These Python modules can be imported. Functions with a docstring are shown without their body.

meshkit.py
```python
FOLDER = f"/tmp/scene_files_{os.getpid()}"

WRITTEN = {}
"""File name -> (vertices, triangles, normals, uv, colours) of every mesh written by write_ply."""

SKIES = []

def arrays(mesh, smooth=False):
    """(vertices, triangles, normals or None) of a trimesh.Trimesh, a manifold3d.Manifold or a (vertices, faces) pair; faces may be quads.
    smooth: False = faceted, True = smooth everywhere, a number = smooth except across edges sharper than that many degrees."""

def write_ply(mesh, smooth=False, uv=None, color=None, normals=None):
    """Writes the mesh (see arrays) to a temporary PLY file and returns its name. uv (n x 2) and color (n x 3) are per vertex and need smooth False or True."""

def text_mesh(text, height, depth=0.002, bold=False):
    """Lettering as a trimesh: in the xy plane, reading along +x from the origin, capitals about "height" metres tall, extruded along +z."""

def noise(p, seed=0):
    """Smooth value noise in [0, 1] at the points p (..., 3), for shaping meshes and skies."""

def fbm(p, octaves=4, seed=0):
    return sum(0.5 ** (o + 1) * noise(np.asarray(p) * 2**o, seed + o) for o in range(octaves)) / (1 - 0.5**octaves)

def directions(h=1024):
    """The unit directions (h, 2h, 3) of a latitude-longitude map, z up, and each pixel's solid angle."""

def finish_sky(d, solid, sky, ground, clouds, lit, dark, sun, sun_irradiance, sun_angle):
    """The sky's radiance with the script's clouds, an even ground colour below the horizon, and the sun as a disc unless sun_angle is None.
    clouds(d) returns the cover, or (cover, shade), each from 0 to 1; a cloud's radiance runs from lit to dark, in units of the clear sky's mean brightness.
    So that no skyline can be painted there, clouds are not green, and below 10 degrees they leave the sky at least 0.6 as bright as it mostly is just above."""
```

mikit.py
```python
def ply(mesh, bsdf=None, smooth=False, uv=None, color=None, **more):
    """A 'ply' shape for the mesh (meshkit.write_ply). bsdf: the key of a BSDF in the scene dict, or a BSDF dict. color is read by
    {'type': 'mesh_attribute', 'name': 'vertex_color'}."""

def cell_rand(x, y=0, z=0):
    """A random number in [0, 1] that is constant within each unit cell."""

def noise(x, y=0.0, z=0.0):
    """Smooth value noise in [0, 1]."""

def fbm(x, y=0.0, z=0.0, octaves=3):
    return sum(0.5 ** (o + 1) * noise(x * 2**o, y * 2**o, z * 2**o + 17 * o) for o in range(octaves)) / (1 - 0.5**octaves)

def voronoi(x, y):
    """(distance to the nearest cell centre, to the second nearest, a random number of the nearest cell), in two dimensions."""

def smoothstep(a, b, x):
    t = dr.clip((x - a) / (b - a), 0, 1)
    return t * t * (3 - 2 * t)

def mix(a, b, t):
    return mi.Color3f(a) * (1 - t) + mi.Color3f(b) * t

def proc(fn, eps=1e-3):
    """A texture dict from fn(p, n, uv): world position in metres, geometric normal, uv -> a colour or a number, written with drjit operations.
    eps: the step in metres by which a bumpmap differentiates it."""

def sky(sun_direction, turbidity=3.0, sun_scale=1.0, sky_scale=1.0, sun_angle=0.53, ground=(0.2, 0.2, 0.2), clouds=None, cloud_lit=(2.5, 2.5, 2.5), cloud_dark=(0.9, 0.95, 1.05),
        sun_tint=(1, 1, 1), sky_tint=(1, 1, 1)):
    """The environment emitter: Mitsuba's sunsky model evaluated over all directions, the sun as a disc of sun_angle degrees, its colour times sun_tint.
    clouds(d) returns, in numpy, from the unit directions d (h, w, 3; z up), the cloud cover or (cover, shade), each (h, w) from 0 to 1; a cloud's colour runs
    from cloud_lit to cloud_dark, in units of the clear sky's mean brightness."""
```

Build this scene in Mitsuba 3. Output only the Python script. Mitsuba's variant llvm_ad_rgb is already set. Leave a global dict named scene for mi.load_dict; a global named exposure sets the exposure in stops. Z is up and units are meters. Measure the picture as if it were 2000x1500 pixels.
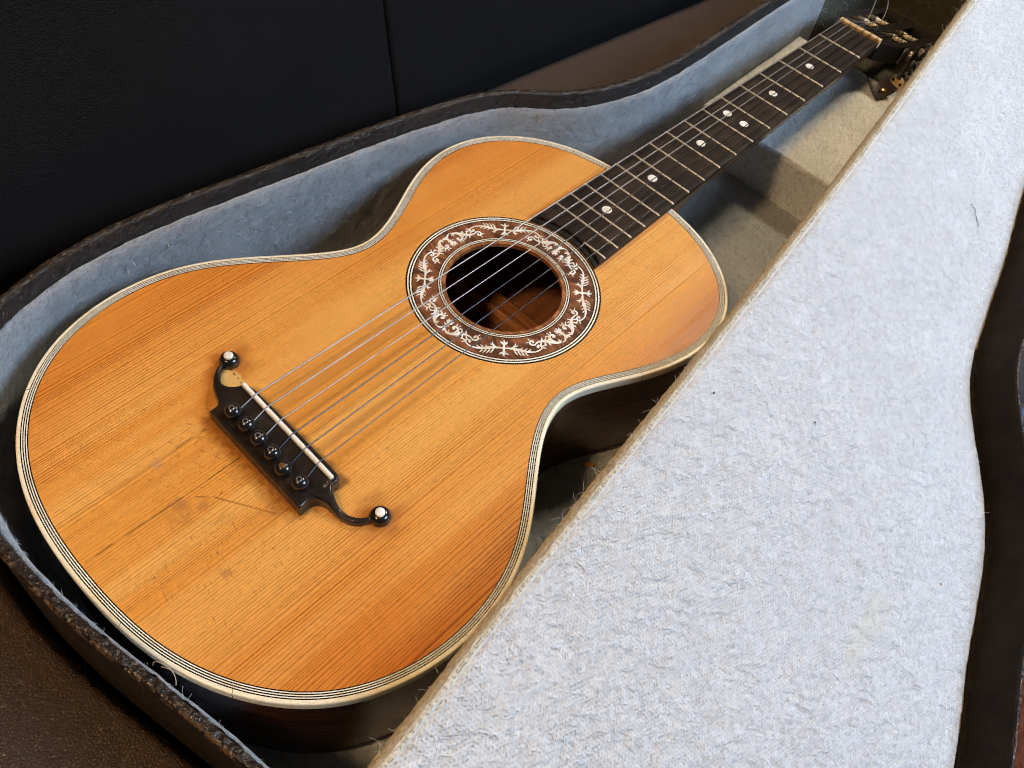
import math
import numpy as np
import trimesh
import shapely
import mitsuba as mi
import drjit as dr
import mikit
from mikit import proc, noise, fbm, voronoi, cell_rand, smoothstep, mix
from meshkit import fbm as nfbm, noise as nnoise
from scipy.interpolate import splprep, splev
from scipy.spatial import Delaunay, cKDTree
from shapely.geometry import Polygon, LineString, Point

T = mi.ScalarTransform4f
rng = np.random.default_rng(7)
scene, labels = {'type': 'scene'}, {}

# ------------------------------------------------------------------ camera
# Frame of reference: x runs along the strings towards the head, y towards the bass side, z up; z = 0 is the top of the soundboard, x = 0 the nut.
CAM = np.array([-0.7670, -0.2240, 0.4168])
FWD = np.array([0.50415, 0.32488, -0.80018])
UP = np.array([0.53734, 0.60736, 0.58514])
scene['camera'] = {'type': 'perspective', 'fov': 58.907, 'fov_axis': 'x', 'near_clip': 0.02, 'far_clip': 30.0,
                   'to_world': T().look_at(origin=CAM.tolist(), target=(CAM + FWD).tolist(), up=UP.tolist())}
exposure = 0.9

# ------------------------------------------------------------------ light: a ceiling lamp beyond the head, a warm lamp behind the camera, a cool window, dim bounce
LAMP, WARM, WINDOW, ROOM = (43.5, 37.0, 27.0), (50.0, 32.5, 17.0), (6.2, 8.3, 11.2), (0.008, 0.0078, 0.008)
for key, where, radius, light, text in (('ceiling_lamp', [0.98, -0.04, 1.60], 0.15, LAMP, 'round ceiling lamp beyond the head of the guitar'),
                                        ('standing_lamp', [-1.42, 0.17, 1.45], 0.13, WARM, 'warm round lamp standing behind the tail of the case')):
    scene[key] = {'type': 'sphere', 'center': where, 'radius': radius, 'bsdf': {'type': 'diffuse', 'reflectance': {'type': 'rgb', 'value': [0.7, 0.7, 0.7]}},
                  'emitter': {'type': 'area', 'radiance': {'type': 'rgb', 'value': list(light)}}}
    labels[key] = {'label': text, 'category': 'lamp'}
scene['window'] = {'type': 'rectangle', 'to_world': T().look_at(origin=[0.35, -1.55, 1.30], target=[-0.4, 0.0, 0.0], up=[0, 0, 1]).scale([0.42, 0.42, 1]),
                   'bsdf': {'type': 'diffuse', 'reflectance': {'type': 'rgb', 'value': [0.1, 0.1, 0.1]}},
                   'emitter': {'type': 'area', 'radiance': {'type': 'rgb', 'value': list(WINDOW)}}}
labels['window'] = {'label': 'cool bright window beyond the open lid', 'category': 'window'}
scene['room_light'] = {'type': 'constant', 'radiance': {'type': 'rgb', 'value': list(ROOM)}}


# ------------------------------------------------------------------ helpers
def rgb(*v):
    return {'type': 'rgb', 'value': list(v)}


def mat(name, color, rough=0.5, bump=None, bscale=1.0, eps=2e-4, **more):
    b = {'type': 'principled', 'base_color': color, 'roughness': rough, **more}
    if bump is not None:
        b = {'type': 'bumpmap', 'arbitrary': proc(bump, eps=eps), 'scale': bscale, 'bsdf': b}
    scene[name] = {'type': 'twosided', 'bsdf': b}


def add(key, mesh, bsdf, smooth=False, uv=None, label=None, cat=None, kind=None, group=None):
    if uv is not None and smooth not in (False, True):
        old = np.asarray(mesh.vertices)
        mesh = trimesh.graph.smooth_shade(trimesh.Trimesh(old, mesh.faces, process=False), angle=math.radians(smooth), facet_minarea=None)
        uv, smooth = np.asarray(uv)[cKDTree(old).query(mesh.vertices)[1]], True
    n, k = 0, key
    while k in scene:
        n += 1
        k = f'{key}_{n:03d}'
    scene[k] = mikit.ply(mesh, bsdf, smooth=smooth, uv=uv)
    d = {a: v for a, v in (('label', label), ('category', cat), ('kind', kind), ('group', group)) if v}
    if d:
        labels[k] = d
    return k


def tag(key, label, cat=None, kind=None, group=None):
    labels[key] = {a: v for a, v in (('label', label), ('category', cat), ('kind', kind), ('group', group)) if v}


def resample(P, step, closed=True):
    P = np.asarray(P, float)
    if closed:
        P = np.vstack([P, P[:1]])
    L = np.r_[0, np.cumsum(np.linalg.norm(np.diff(P, axis=0), axis=1))]
    n = max(int(round(L[-1] / step)), 4)
    t = np.linspace(0, L[-1], n + 1)
    if closed:
        t = t[:-1]
    return np.stack([np.interp(t, L, P[:, k]) for k in range(P.shape[1])], 1)


def normals2(P, closed=True):
    """Unit normals to the left of the direction of travel."""
    if closed:
        d = np.roll(P, -1, 0) - np.roll(P, 1, 0)
    else:
        d = np.gradient(P, axis=0)
    d /= np.linalg.norm(d, axis=1, keepdims=True)
    return np.stack([-d[:, 1], d[:, 0]], 1)


def sweep(P, N, profile, closed=True, close_profile=False, wobble=None):
    """Profile [(offset along the normal, z)] swept along the plan curve P. Returns (verts, quads, uv)."""
    P, pr = np.asarray(P), np.asarray(profile, float)
    n, m = len(P), len(pr)
    off, zz = np.tile(pr[:, 0], (n, 1)), np.tile(pr[:, 1], (n, 1))
    if wobble is not None:
        do, dz = wobble(n, m)
        off, zz = off + do, zz + dz
    V = np.concatenate([P[:, None, :] + N[:, None, :] * off[..., None], zz[..., None]], 2).reshape(-1, 3)
    L = np.r_[0, np.cumsum(np.linalg.norm(np.diff(P, axis=0), axis=1))]
    W = np.r_[0, np.cumsum(np.linalg.norm(np.diff(pr, axis=0), axis=1))]
    uv = np.stack([np.repeat(L, m), np.tile(W, n)], 1)
    F = []
    mm = m if close_profile else m - 1
    for i in range(n if closed else n - 1):
        j = (i + 1) % n
        for k in range(mm):
            l = (k + 1) % m
            F.append([i * m + k, i * m + l, j * m + l, j * m + k])
    return V, np.array(F), uv


def extrude(poly, z0, z1):
    gs = getattr(poly, 'geoms', [poly])
    ms = []
    for g in gs:
        if g.area > 0:
            m = trimesh.creation.extrude_polygon(g, z1 - z0, engine='earcut')
            m.apply_translation([0, 0, z0])
            ms.append(m)
    return trimesh.util.concatenate(ms)


def pillow(poly, h, bevel, res, base=0.0, rings=(0.12, 0.35, 0.65, 1.0), warp=None):
    """A solid plate over a plan polygon with a rounded upper edge. h: height or a function of (x, y)."""
    pts = [resample(np.array(poly.exterior.coords)[:-1], res)]
    nb = len(pts[0])
    for r in rings:
        q = poly.buffer(-bevel * r)
        for g in getattr(q, 'geoms', [q]):
            if g.area > 0:
                pts.append(resample(np.array(g.exterior.coords)[:-1], res))
    inner = poly.buffer(-bevel - res * 0.7)
    if inner.area > 0:
        x0, y0, x1, y1 = inner.bounds
        gx, gy = np.meshgrid(np.arange(x0, x1, res), np.arange(y0, y1, res))
        gp = np.stack([gx.ravel(), gy.ravel()], 1)
        gp = gp[shapely.contains_xy(inner, gp[:, 0], gp[:, 1])]
        pts.append(gp)
    P = np.vstack(pts)
    tri = Delaunay(P + np.random.default_rng(1).normal(0, 1e-7, P.shape)).simplices
    c = P[tri].mean(1)
    tri = tri[shapely.contains_xy(poly, c[:, 0], c[:, 1])]
    a = P[tri]
    s = np.cross(a[:, 1] - a[:, 0], a[:, 2] - a[:, 0])
    tri[s < 0] = tri[s < 0][:, ::-1]
    tri = tri[np.abs(s) > 1e-12]
    d = shapely.distance(shapely.points(P), poly.exterior)
    t = np.clip(d / bevel, 0, 1)
    H = h(P[:, 0], P[:, 1]) if callable(h) else np.full(len(P), float(h))
    bb = np.minimum(bevel, H)
    z = H - bb + bb * np.sqrt(np.clip(1 - (1 - t) ** 2, 0, 1))
    if warp is not None:
        z = z + warp(P[:, 0], P[:, 1])
    V = np.column_stack([P, base + z])
    bot = np.column_stack([P[:nb], np.full(nb, base)])
    o = len(V)
    i = np.arange(nb)
    j = (i + 1) % nb
    ccw = Polygon(P[:nb]).exterior.is_ccw
    w = np.vstack([np.stack([i, o + i, o + j], 1), np.stack([i, o + j, j], 1)])
    if ccw:
        w = w[:, ::-1]
    return trimesh.Trimesh(np.vstack([V, bot]), np.vstack([tri, w]), process=False)


def tube(P, r, k=8, cap=True):
    P = np.asarray(P, float)
    n = len(P)
    r = np.broadcast_to(r, (n,))
    d = np.gradient(P, axis=0)
    d /= np.linalg.norm(d, axis=1, keepdims=True) + 1e-12
    ref = np.array([0.3, 0.2, 0.93]) if abs(d[0, 2]) < 0.8 else np.array([1.0, 0.1, 0])
    a = np.cross(d, ref)
    a /= np.linalg.norm(a, axis=1, keepdims=True)
    b = np.cross(d, a)
    th = np.arange(k) * 2 * np.pi / k
    V = (P[:, None] + r[:, None, None] * (np.cos(th)[None, :, None] * a[:, None] + np.sin(th)[None, :, None] * b[:, None])).reshape(-1, 3)
    F = []
    for i in range(n - 1):
        for q in range(k):
            s = (q + 1) % k
            F += [[i * k + q, (i + 1) * k + q, (i + 1) * k + s], [i * k + q, (i + 1) * k + s, i * k + s]]
    if cap:
        V = np.vstack([V, P[:1], P[-1:]])
        for q in range(k):
            s = (q + 1) % k
            F += [[n * k, q, s], [n * k + 1, (n - 1) * k + s, (n - 1) * k + q]]
    return trimesh.Trimesh(V, F, process=False)


def lathe(profile, center, axis=None, k=40):
    pr = np.asarray(profile, float)
    th = np.arange(k) * 2 * np.pi / k
    V = np.stack([pr[:, None, 0] * np.cos(th), pr[:, None, 0] * np.sin(th), np.tile(pr[:, 1:2], (1, k))], 2).reshape(-1, 3)
    F = []
    for i in range(len(pr) - 1):
        for q in range(k):
            s = (q + 1) % k
            F += [[i * k + q, i * k + s, (i + 1) * k + s], [i * k + q, (i + 1) * k + s, (i + 1) * k + q]]
    if axis is not None:
        V = V @ trimesh.geometry.align_vectors([0, 0, 1], axis)[:3, :3].T
    return trimesh.Trimesh(V + np.asarray(center), F, process=False)


def spline(P, n=60, s=0.0):
    P = np.asarray(P, float)
    tck, _ = splprep(P.T, s=s, k=min(3, len(P) - 1))
    return np.stack(splev(np.linspace(0, 1, n), tck), 1)


def chaikin(P, corners=(), it=2):
    P = [tuple(p) for p in P]
    keep = {P[i] for i in corners}
    for _ in range(it):
        Q = []
        for i, a in enumerate(P):
            b = P[(i + 1) % len(P)]
            a_, b_ = np.array(a), np.array(b)
            if a in keep:
                Q.append(a)
            else:
                Q.append(tuple(a_ * 0.75 + b_ * 0.25))
            if b not in keep:
                Q.append(tuple(a_ * 0.25 + b_ * 0.75))
        P = Q
    return np.array(P)


# ------------------------------------------------------------------ materials
def seg(p, a, b, w):
    """1 on the line a-b (plan, metres), fading over the width w."""
    ax, ay, bx, by = *a, *b
    l2 = (bx - ax) ** 2 + (by - ay) ** 2
    t = dr.clip(((p.x - ax) * (bx - ax) + (p.y - ay) * (by - ay)) / l2, 0, 1)
    d = dr.sqrt(dr.square(p.x - ax - t * (bx - ax)) + dr.square(p.y - ay - t * (by - ay)))
    return 1 - smoothstep(w * 0.4, w, d)


def grain(p):
    """Spruce: growth rings across y, tight at the centre joint, wide towards the edges."""
    y = dr.abs(p.y + 0.0007 * (noise(p.x * 9, p.y * 40) - 0.5) + 0.0012 * (noise(p.x * 2.2 + 9, p.y * 12) - 0.5))
    ph = 720 * y - 900 * y * y + 2.2 * noise(y * 75, 3.0) + 1.1 * noise(y * 210, 8.0) + 0.4 * noise(p.x * 6, y * 200)
    i = dr.floor(ph)
    f = ph - i
    late = smoothstep(0.35, 0.85, f) * (1 - smoothstep(0.9, 1.0, f))
    return late * (0.35 + 0.65 * cell_rand(i, 4)) * (0.55 + 0.75 * noise(y * 45, 11.0))


def dashes(p):
    """Short dark pores and dents along the grain."""
    cx, cy = p.x * 240, p.y * 1300
    i, j = dr.floor(cx), dr.floor(cy)
    hit = dr.select(cell_rand(i, j, 5) > 0.975, 1.0, 0.0)
    fx, fy = cx - i, cy - j
    return hit * smoothstep(0.0, 0.2, fx) * (1 - smoothstep(0.4, 0.9, fx)) * smoothstep(0.1, 0.4, fy) * (1 - smoothstep(0.5, 0.9, fy))


def spruce(p, n, uv):
    g = grain(p)
    big = fbm(p.x * 9 + 3, p.y * 14, 0.0, 3)
    stripe = fbm(p.x * 3, p.y * 75, 5.0, 3)
    edge = smoothstep(0.03, 0.135, dr.abs(p.y + 0.018)) * 1.0
    c = mix((0.80, 0.398, 0.092), (0.735, 0.315, 0.053), smoothstep(0.35, 0.7, stripe))
    t = dr.clip((0.62 + 0.33 * smoothstep(0.0, 0.10, -p.y)) * edge + 0.8 * (big - 0.5), 0, 1)
    c = mix(c, (0.62, 0.190, 0.020), t)
    c = c * (1 - mi.Color3f(0.36, 0.50, 0.60) * g * (0.6 + 0.8 * noise(p.x * 14, p.y * 60, 2.0)))
    c = c * (0.93 + 0.14 * noise(p.x * 500, p.y * 1800))
    # flame across the grain
    c = c * (0.96 + 0.08 * noise(p.x * 260 + 40 * noise(p.x * 30, p.y * 30), p.y * 30))
    # dark streaks between bridge and rosette: soft string shadows, painted
    band = smoothstep(-0.628, -0.60, p.x) * (1 - smoothstep(-0.53, -0.50, p.x)) * (1 - smoothstep(0.026, 0.038, dr.abs(p.y)))
    c = mix(c, (0.30, 0.095, 0.018), 0.25 * band * smoothstep(0.5, 0.72, noise(p.x * 5, p.y * 190, 8.0)))
    # grime round the bridge and along the fingerboard
    qx, qy = dr.abs(p.x + 0.0305 + 0.60) - 0.0135, dr.abs(p.y + 0.001) - 0.038
    d = dr.sqrt(dr.square(dr.maximum(qx, 0)) + dr.square(dr.maximum(qy, 0)))
    m = (1 - smoothstep(0.0005, 0.0055, d + 0.004 * (noise(p.x * 400, p.y * 400) - 0.4)))
    c = mix(c, (0.27, 0.085, 0.016), 0.7 * m)
    for bx, by in ((-0.6125, 0.0605), (-0.6175, -0.0665)):
        d = dr.sqrt(dr.square(p.x - bx) + dr.square(p.y - by))
        c = mix(c, (0.33, 0.09, 0.015), 0.65 * (1 - smoothstep(0.004, 0.018, d + 0.008 * (noise(p.x * 120, p.y * 300) - 0.5))))
    d = dr.abs(dr.abs(p.y) - (0.0213 + 0.0205 * -p.x / 0.62 * 0.62))
    c = mix(c, (0.40, 0.13, 0.03), 0.6 * (1 - smoothstep(0.0005, 0.003, d)) * smoothstep(-0.41, -0.39, p.x))
    # bare wood where a corner of the bridge came off
    d = dr.sqrt(dr.square((p.x + 0.6195) / 0.0058) + dr.square((p.y - 0.0505) / 0.0085))
    c = mix(c, (0.66, 0.40, 0.13), 1 - smoothstep(0.9, 1.05, d + 0.25 * (noise(p.x * 400, p.y * 400) - 0.5)))
    c = mix(c, (0.16, 0.045, 0.01), 0.8 * seg(p, (-0.6150, 0.0600), (-0.6165, 0.040), 0.0010) * smoothstep(0.25, 0.5, noise(p.x * 900, p.y * 900)))
    # two cracks, a scratch, worn and stained spots
    wob = mi.Point3f(p.x, p.y + 0.0008 * (noise(p.x * 70, 2.0) - 0.5), p.z)
    k = dr.maximum(seg(wob, (-0.7325, 0.0342), (-0.648, 0.0332), 0.00050), seg(wob, (-0.733, 0.0088), (-0.646, 0.0074), 0.00050))
    c = mix(c, (0.07, 0.02, 0.006), 0.72 * k * (0.40 + 0.60 * smoothstep(0.42, 0.6, noise(p.x * 130, 4.0 + p.y * 100))))
    k = dr.maximum(seg(wob, (-0.6691, -0.0025), (-0.6531, -0.0304), 0.0007), seg(wob, (-0.6755, 0.004), (-0.6690, -0.0025), 0.0006))
    c = mix(c, (0.26, 0.075, 0.015), 0.75 * k * (0.3 + 0.7 * noise(p.x * 700, p.y * 700)))
    for w, (bx, by), sd in ((0.35, (-0.672, 0.004), 2.0), (1.25, (-0.690, -0.030), 5.0), (2.1, (-0.655, 0.030), 8.0)):
        a, b = p.x * math.cos(w) + p.y * math.sin(w), p.y * math.cos(w) - p.x * math.sin(w)
        near = 1 - smoothstep(0.015, 0.055, dr.sqrt(dr.square(p.x - bx) + dr.square(p.y - by)))
        c = mix(c, (0.30, 0.09, 0.02), 0.5 * near * smoothstep(0.865, 0.93, noise(a * 230, b * 1500, sd)))
    for bx, by, r, col in ((-0.6785, 0.0319, 0.0045, (0.45, 0.25, 0.17)), (-0.6839, 0.0057, 0.005, (0.36, 0.15, 0.06)), (-0.6755, -0.0025, 0.004, (0.34, 0.13, 0.05)), (-0.6890, -0.0400, 0.004, (0.34, 0.13, 0.05))):
        d = dr.sqrt(dr.square(p.x - bx) + dr.square(p.y - by)) / r
        c = mix(c, col, 0.42 * (1 - smoothstep(0.3, 1.0, d + 1.3 * (fbm(p.x * 700, p.y * 900, 0.0, 3) - 0.5))))
    worn = smoothstep(0.55, 0.75, fbm(p.x * 35, p.y * 35, 9.0, 3)) * (1 - smoothstep(0.04, 0.07, dr.sqrt(dr.square(p.x + 0.675) + dr.square(p.y + 0.005))))
    c = mix(c, (0.40, 0.16, 0.04), 0.45 * worn * noise(p.x * 600, p.y * 200))
    return c * (1 - 0.32 * dashes(p))


def spruce_relief(p, n, uv):
    return -0.00006 * grain(p) - 0.00010 * dashes(p) + 0.00005 * noise(p.x * 160, p.y * 160) + 0.00010 * noise(p.x * 30, p.y * 30)


mat('spruce', proc(spruce), 0.38, spruce_relief, specular=0.45, clearcoat=0.25, clearcoat_gloss=0.75)


def rosewood(p, n, uv):
    g = fbm(p.x * 500 + 8 * noise(p.x * 60, p.y * 60), p.y * 90, 0.0, 3)
    c = mix((0.085, 0.030, 0.013), (0.27, 0.100, 0.040), smoothstep(0.25, 0.75, g))
    return c * (0.75 + 0.5 * noise(p.x * 40, p.y * 40, 3.0))


mat('rosewood', proc(rosewood), 0.3, specular=0.5, clearcoat=0.4, clearcoat_gloss=0.85)


def side_wood(p, n, uv):
    g = fbm(p.x * 30, p.y * 30, p.z * 350, 3)
    return mix((0.020, 0.008, 0.005), (0.075, 0.024, 0.010), smoothstep(0.3, 0.75, g))


mat('dark_rosewood', proc(side_wood), 0.22, specular=0.5, clearcoat=0.6, clearcoat_gloss=0.9)


def inner_wood(p, n, uv):
    g = fbm(p.x * 420, p.y * 25, 0.0, 3)
    return mix((0.20, 0.070, 0.022), (0.42, 0.165, 0.055), smoothstep(0.3, 0.7, g))


mat('inner_wood', proc(inner_wood), 0.6, specular=0.3)


def back_wood(p, n, uv):
    g = fbm(p.x * 20, p.y * 260, 0.0, 3)
    return mix((0.15, 0.055, 0.022), (0.27, 0.105, 0.045), g)


mat('back_wood', proc(back_wood), 0.6, specular=0.3)


def bone(p, n, uv):
    s = fbm(p.x * 60, p.y * 60, p.z * 60, 3)
    c = mix((0.87, 0.78, 0.58), (0.80, 0.66, 0.42), smoothstep(0.4, 0.75, s))
    return c * (0.93 + 0.14 * noise(p.x * 900, p.y * 900, p.z * 400))


mat('bone', proc(bone), 0.3, specular=0.5, clearcoat=0.3, clearcoat_gloss=0.8)


def nut_bone(p, n, uv):
    return mix((0.68, 0.48, 0.24), (0.52, 0.30, 0.11), fbm(p.x * 300, p.y * 200, 0.0, 2))


mat('aged_bone', proc(nut_bone), 0.35, specular=0.5)


def pearl(p, n, uv):
    s = fbm(p.x * 220, p.y * 220, 1.0, 3)
    c = mix((0.93, 0.90, 0.82), (0.76, 0.68, 0.52), smoothstep(0.35, 0.7, s))
    return mix(c, (0.72, 0.78, 0.80), 0.5 * smoothstep(0.5, 0.75, noise(p.x * 300, p.y * 300, 7.0)))


mat('pearl', proc(pearl), 0.28, specular=0.7, clearcoat=0.5, clearcoat_gloss=0.9)


def inlay_white(p, n, uv):
    return mix((0.92, 0.86, 0.72), (0.76, 0.66, 0.48), 0.7 * smoothstep(0.45, 0.75, fbm(p.x * 90, p.y * 90, 0.0, 3)))


mat('inlay_white', proc(inlay_white), 0.35, specular=0.5)
mat('inlay_black', rgb(0.008, 0.006, 0.005), 0.35, specular=0.5)


def ebony(p, n, uv):
    g = fbm(p.x * 40, p.y * 600, 0.0, 3)
    w = smoothstep(0.45, 0.75, fbm(p.x * 60, p.y * 60, 4.0, 3))
    return mix((0.0150, 0.0092, 0.0066), (0.030, 0.0185, 0.0130), smoothstep(0.3, 0.8, g)) * (0.8 + 0.9 * w)


def ebony_relief(p, n, uv):
    h = smoothstep(0.62, 0.72, noise(p.x * 110, p.y * 1600, 3.0))
    return -0.00005 * h


mat('fingerboard_ebony', proc(ebony), 0.5, ebony_relief, specular=0.2)


def bridge_wood(p, n, uv):
    g = fbm(p.x * 220, p.y * 35, 0.0, 3)
    w = smoothstep(0.5, 0.8, fbm(p.x * 120, p.y * 120, 4.0, 3))
    k = seg(p, (-0.6375, -0.0335), (-0.632, -0.0475), 0.0004)
    c = mix((0.013, 0.0095, 0.008), (0.034, 0.024, 0.018), g) * (0.8 + 0.7 * w)
    sc = seg(p, (-0.6245, -0.0375), (-0.6285, -0.0385), 0.0009) * smoothstep(0.5, 0.6, noise(p.x * 2500, p.y * 2500))
    return mix(mix(c, (0.004, 0.003, 0.003), k), (0.22, 0.17, 0.13), sc)


mat('bridge_ebony', proc(bridge_wood), 0.24, lambda p, n, uv: 0.00005 * noise(p.x * 250, p.y * 250) - 0.00004 * noise(p.x * 1200, p.y * 200), specular=0.5)
mat('black_gloss', rgb(0.008, 0.007, 0.007), 0.13, specular=0.6, clearcoat=0.6, clearcoat_gloss=0.95)
mat('head_black', rgb(0.012, 0.010, 0.009), 0.25, specular=0.5)
mat('steel', rgb(0.09, 0.095, 0.105), 0.18, metallic=1.0)
scene['wound'] = {'type': 'twosided', 'bsdf': {'type': 'principled', 'base_color': rgb(0.42, 0.40, 0.37), 'roughness': 0.36, 'metallic': 0.85, 'specular': 0.6}}
mat('fret_metal', rgb(0.86, 0.81, 0.71), 0.36, metallic=0.7)
scene['brass'] = {'type': 'twosided', 'bsdf': {'type': 'principled', 'base_color': rgb(0.70, 0.45, 0.17), 'roughness': 0.3, 'metallic': 1.0}}
mat('tuner_metal', rgb(0.16, 0.14, 0.12), 0.3, lambda p, n, uv: 0.0004 * noise(p.x * 900, p.y * 900, p.z * 900), metallic=0.9)
mat('button_cream', proc(lambda p, n, uv: mix((0.66, 0.47, 0.24), (0.54, 0.36, 0.16), noise(p.x * 200, p.y * 200, p.z * 200))), 0.35, specular=0.5)


def knit(u, v):
    """Knit backing of the fleece: small stitches in rows that wander."""
    a = u + 0.0006 * (noise(u * 90, v * 90) - 0.5)
    b = v + 0.0006 * (noise(u * 80 + 5, v * 80) - 0.5)
    s = dr.sin(a * (2 * math.pi / 0.0019)) * 0.5 + 0.5
    q = b / 0.0021
    i = dr.floor(a / 0.0019)
    q = q + 0.5 * (i - 2 * dr.floor(i * 0.5))
    f = dr.abs(q - dr.floor(q) - 0.5) * 2
    return smoothstep(0.45, 0.9, s) * smoothstep(0.35, 0.75, f)


def turned(u, v, w):
    return u * math.cos(w) + v * math.sin(w), v * math.cos(w) - u * math.sin(w)


def fuzz(u, v):
    """Matted pile: streaks of fibre at several angles."""
    h = 0.34 * fbm(u * 420, v * 420, 0.0, 3)
    for k, w in enumerate((0.3, 1.1, 2.2)):
        a, b = turned(u + 0.004 * noise(u * 90, v * 90, k + 3.0), v + 0.004 * noise(u * 90, v * 90, k + 7.0), w)
        h = h + 0.22 * noise(a * 260, b * 1000, 4.0 + k)
    return h


def bare(u, v):
    return smoothstep(0.25, 0.52, fbm(u * 28, v * 28, 6.0, 4))


def fleece_relief(p, n, uv):
    a, b = turned(uv.x + 0.006 * noise(uv.x * 60, uv.y * 60, 2.0), uv.y + 0.006 * noise(uv.x * 60, uv.y * 60, 6.0), 0.85)
    return 0.0014 * noise(a * 120, b * 300, 1.0) + 0.0008 * fuzz(uv.x, uv.y) - 0.0003 * (0.5 + 0.5 * bare(uv.x, uv.y)) * knit(uv.x, uv.y) - 0.00055 * flecks(uv.x, uv.y)


def flecks(u, v):
    """Short partings in the pile, lying roughly one way; the colour paints their tiny shadows."""
    x, y = u + 0.005 * noise(u * 70, v * 70, 1.0), v + 0.005 * noise(u * 70, v * 70, 5.0)
    h = 0.0
    for k, w in enumerate((0.55, 0.95)):
        a, b = turned(x, y, w)
        h = dr.maximum(h, smoothstep(0.60, 0.88, 0.8 * noise(a * 300, b * 1000, 4.0 + 3 * k) + 0.2 * noise(u * 900, v * 900, 2.0)))
    return h


def fleece(p, n, uv):
    k = bare(uv.x, uv.y)
    c = mix((0.665, 0.667, 0.667), (0.63, 0.635, 0.64), fbm(uv.x * 60, uv.y * 60, 3.0, 3))
    c = c * (1 - 0.17 * (0.35 + 0.65 * k) * knit(uv.x, uv.y)) * (1 - 0.13 * flecks(uv.x, uv.y)) * (0.80 + 0.4 * fuzz(uv.x, uv.y)) * (0.91 + 0.18 * noise(uv.x * 850, uv.y * 850, 3.0))  # partings darkened in colour for the small shadows between fibres
    d = dr.sqrt(dr.square((uv.x - 0.245) / 0.035) + dr.square((uv.y - 0.185) / 0.012))
    c = mix(c, (0.62, 0.60, 0.49), 0.40 * (1 - smoothstep(0.3, 1.1, d + 0.5 * (noise(uv.x * 120, uv.y * 120) - 0.5))))
    d = dr.sqrt(dr.square(uv.x - 0.3125) + dr.square(uv.y - 0.2195))
    return mix(c, (0.35, 0.14, 0.07), 0.8 * (1 - smoothstep(0.0006, 0.0013, d)))


mat('fleece', proc(fleece), 0.95, fleece_relief, specular=0.1, sheen=0.5)


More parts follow.
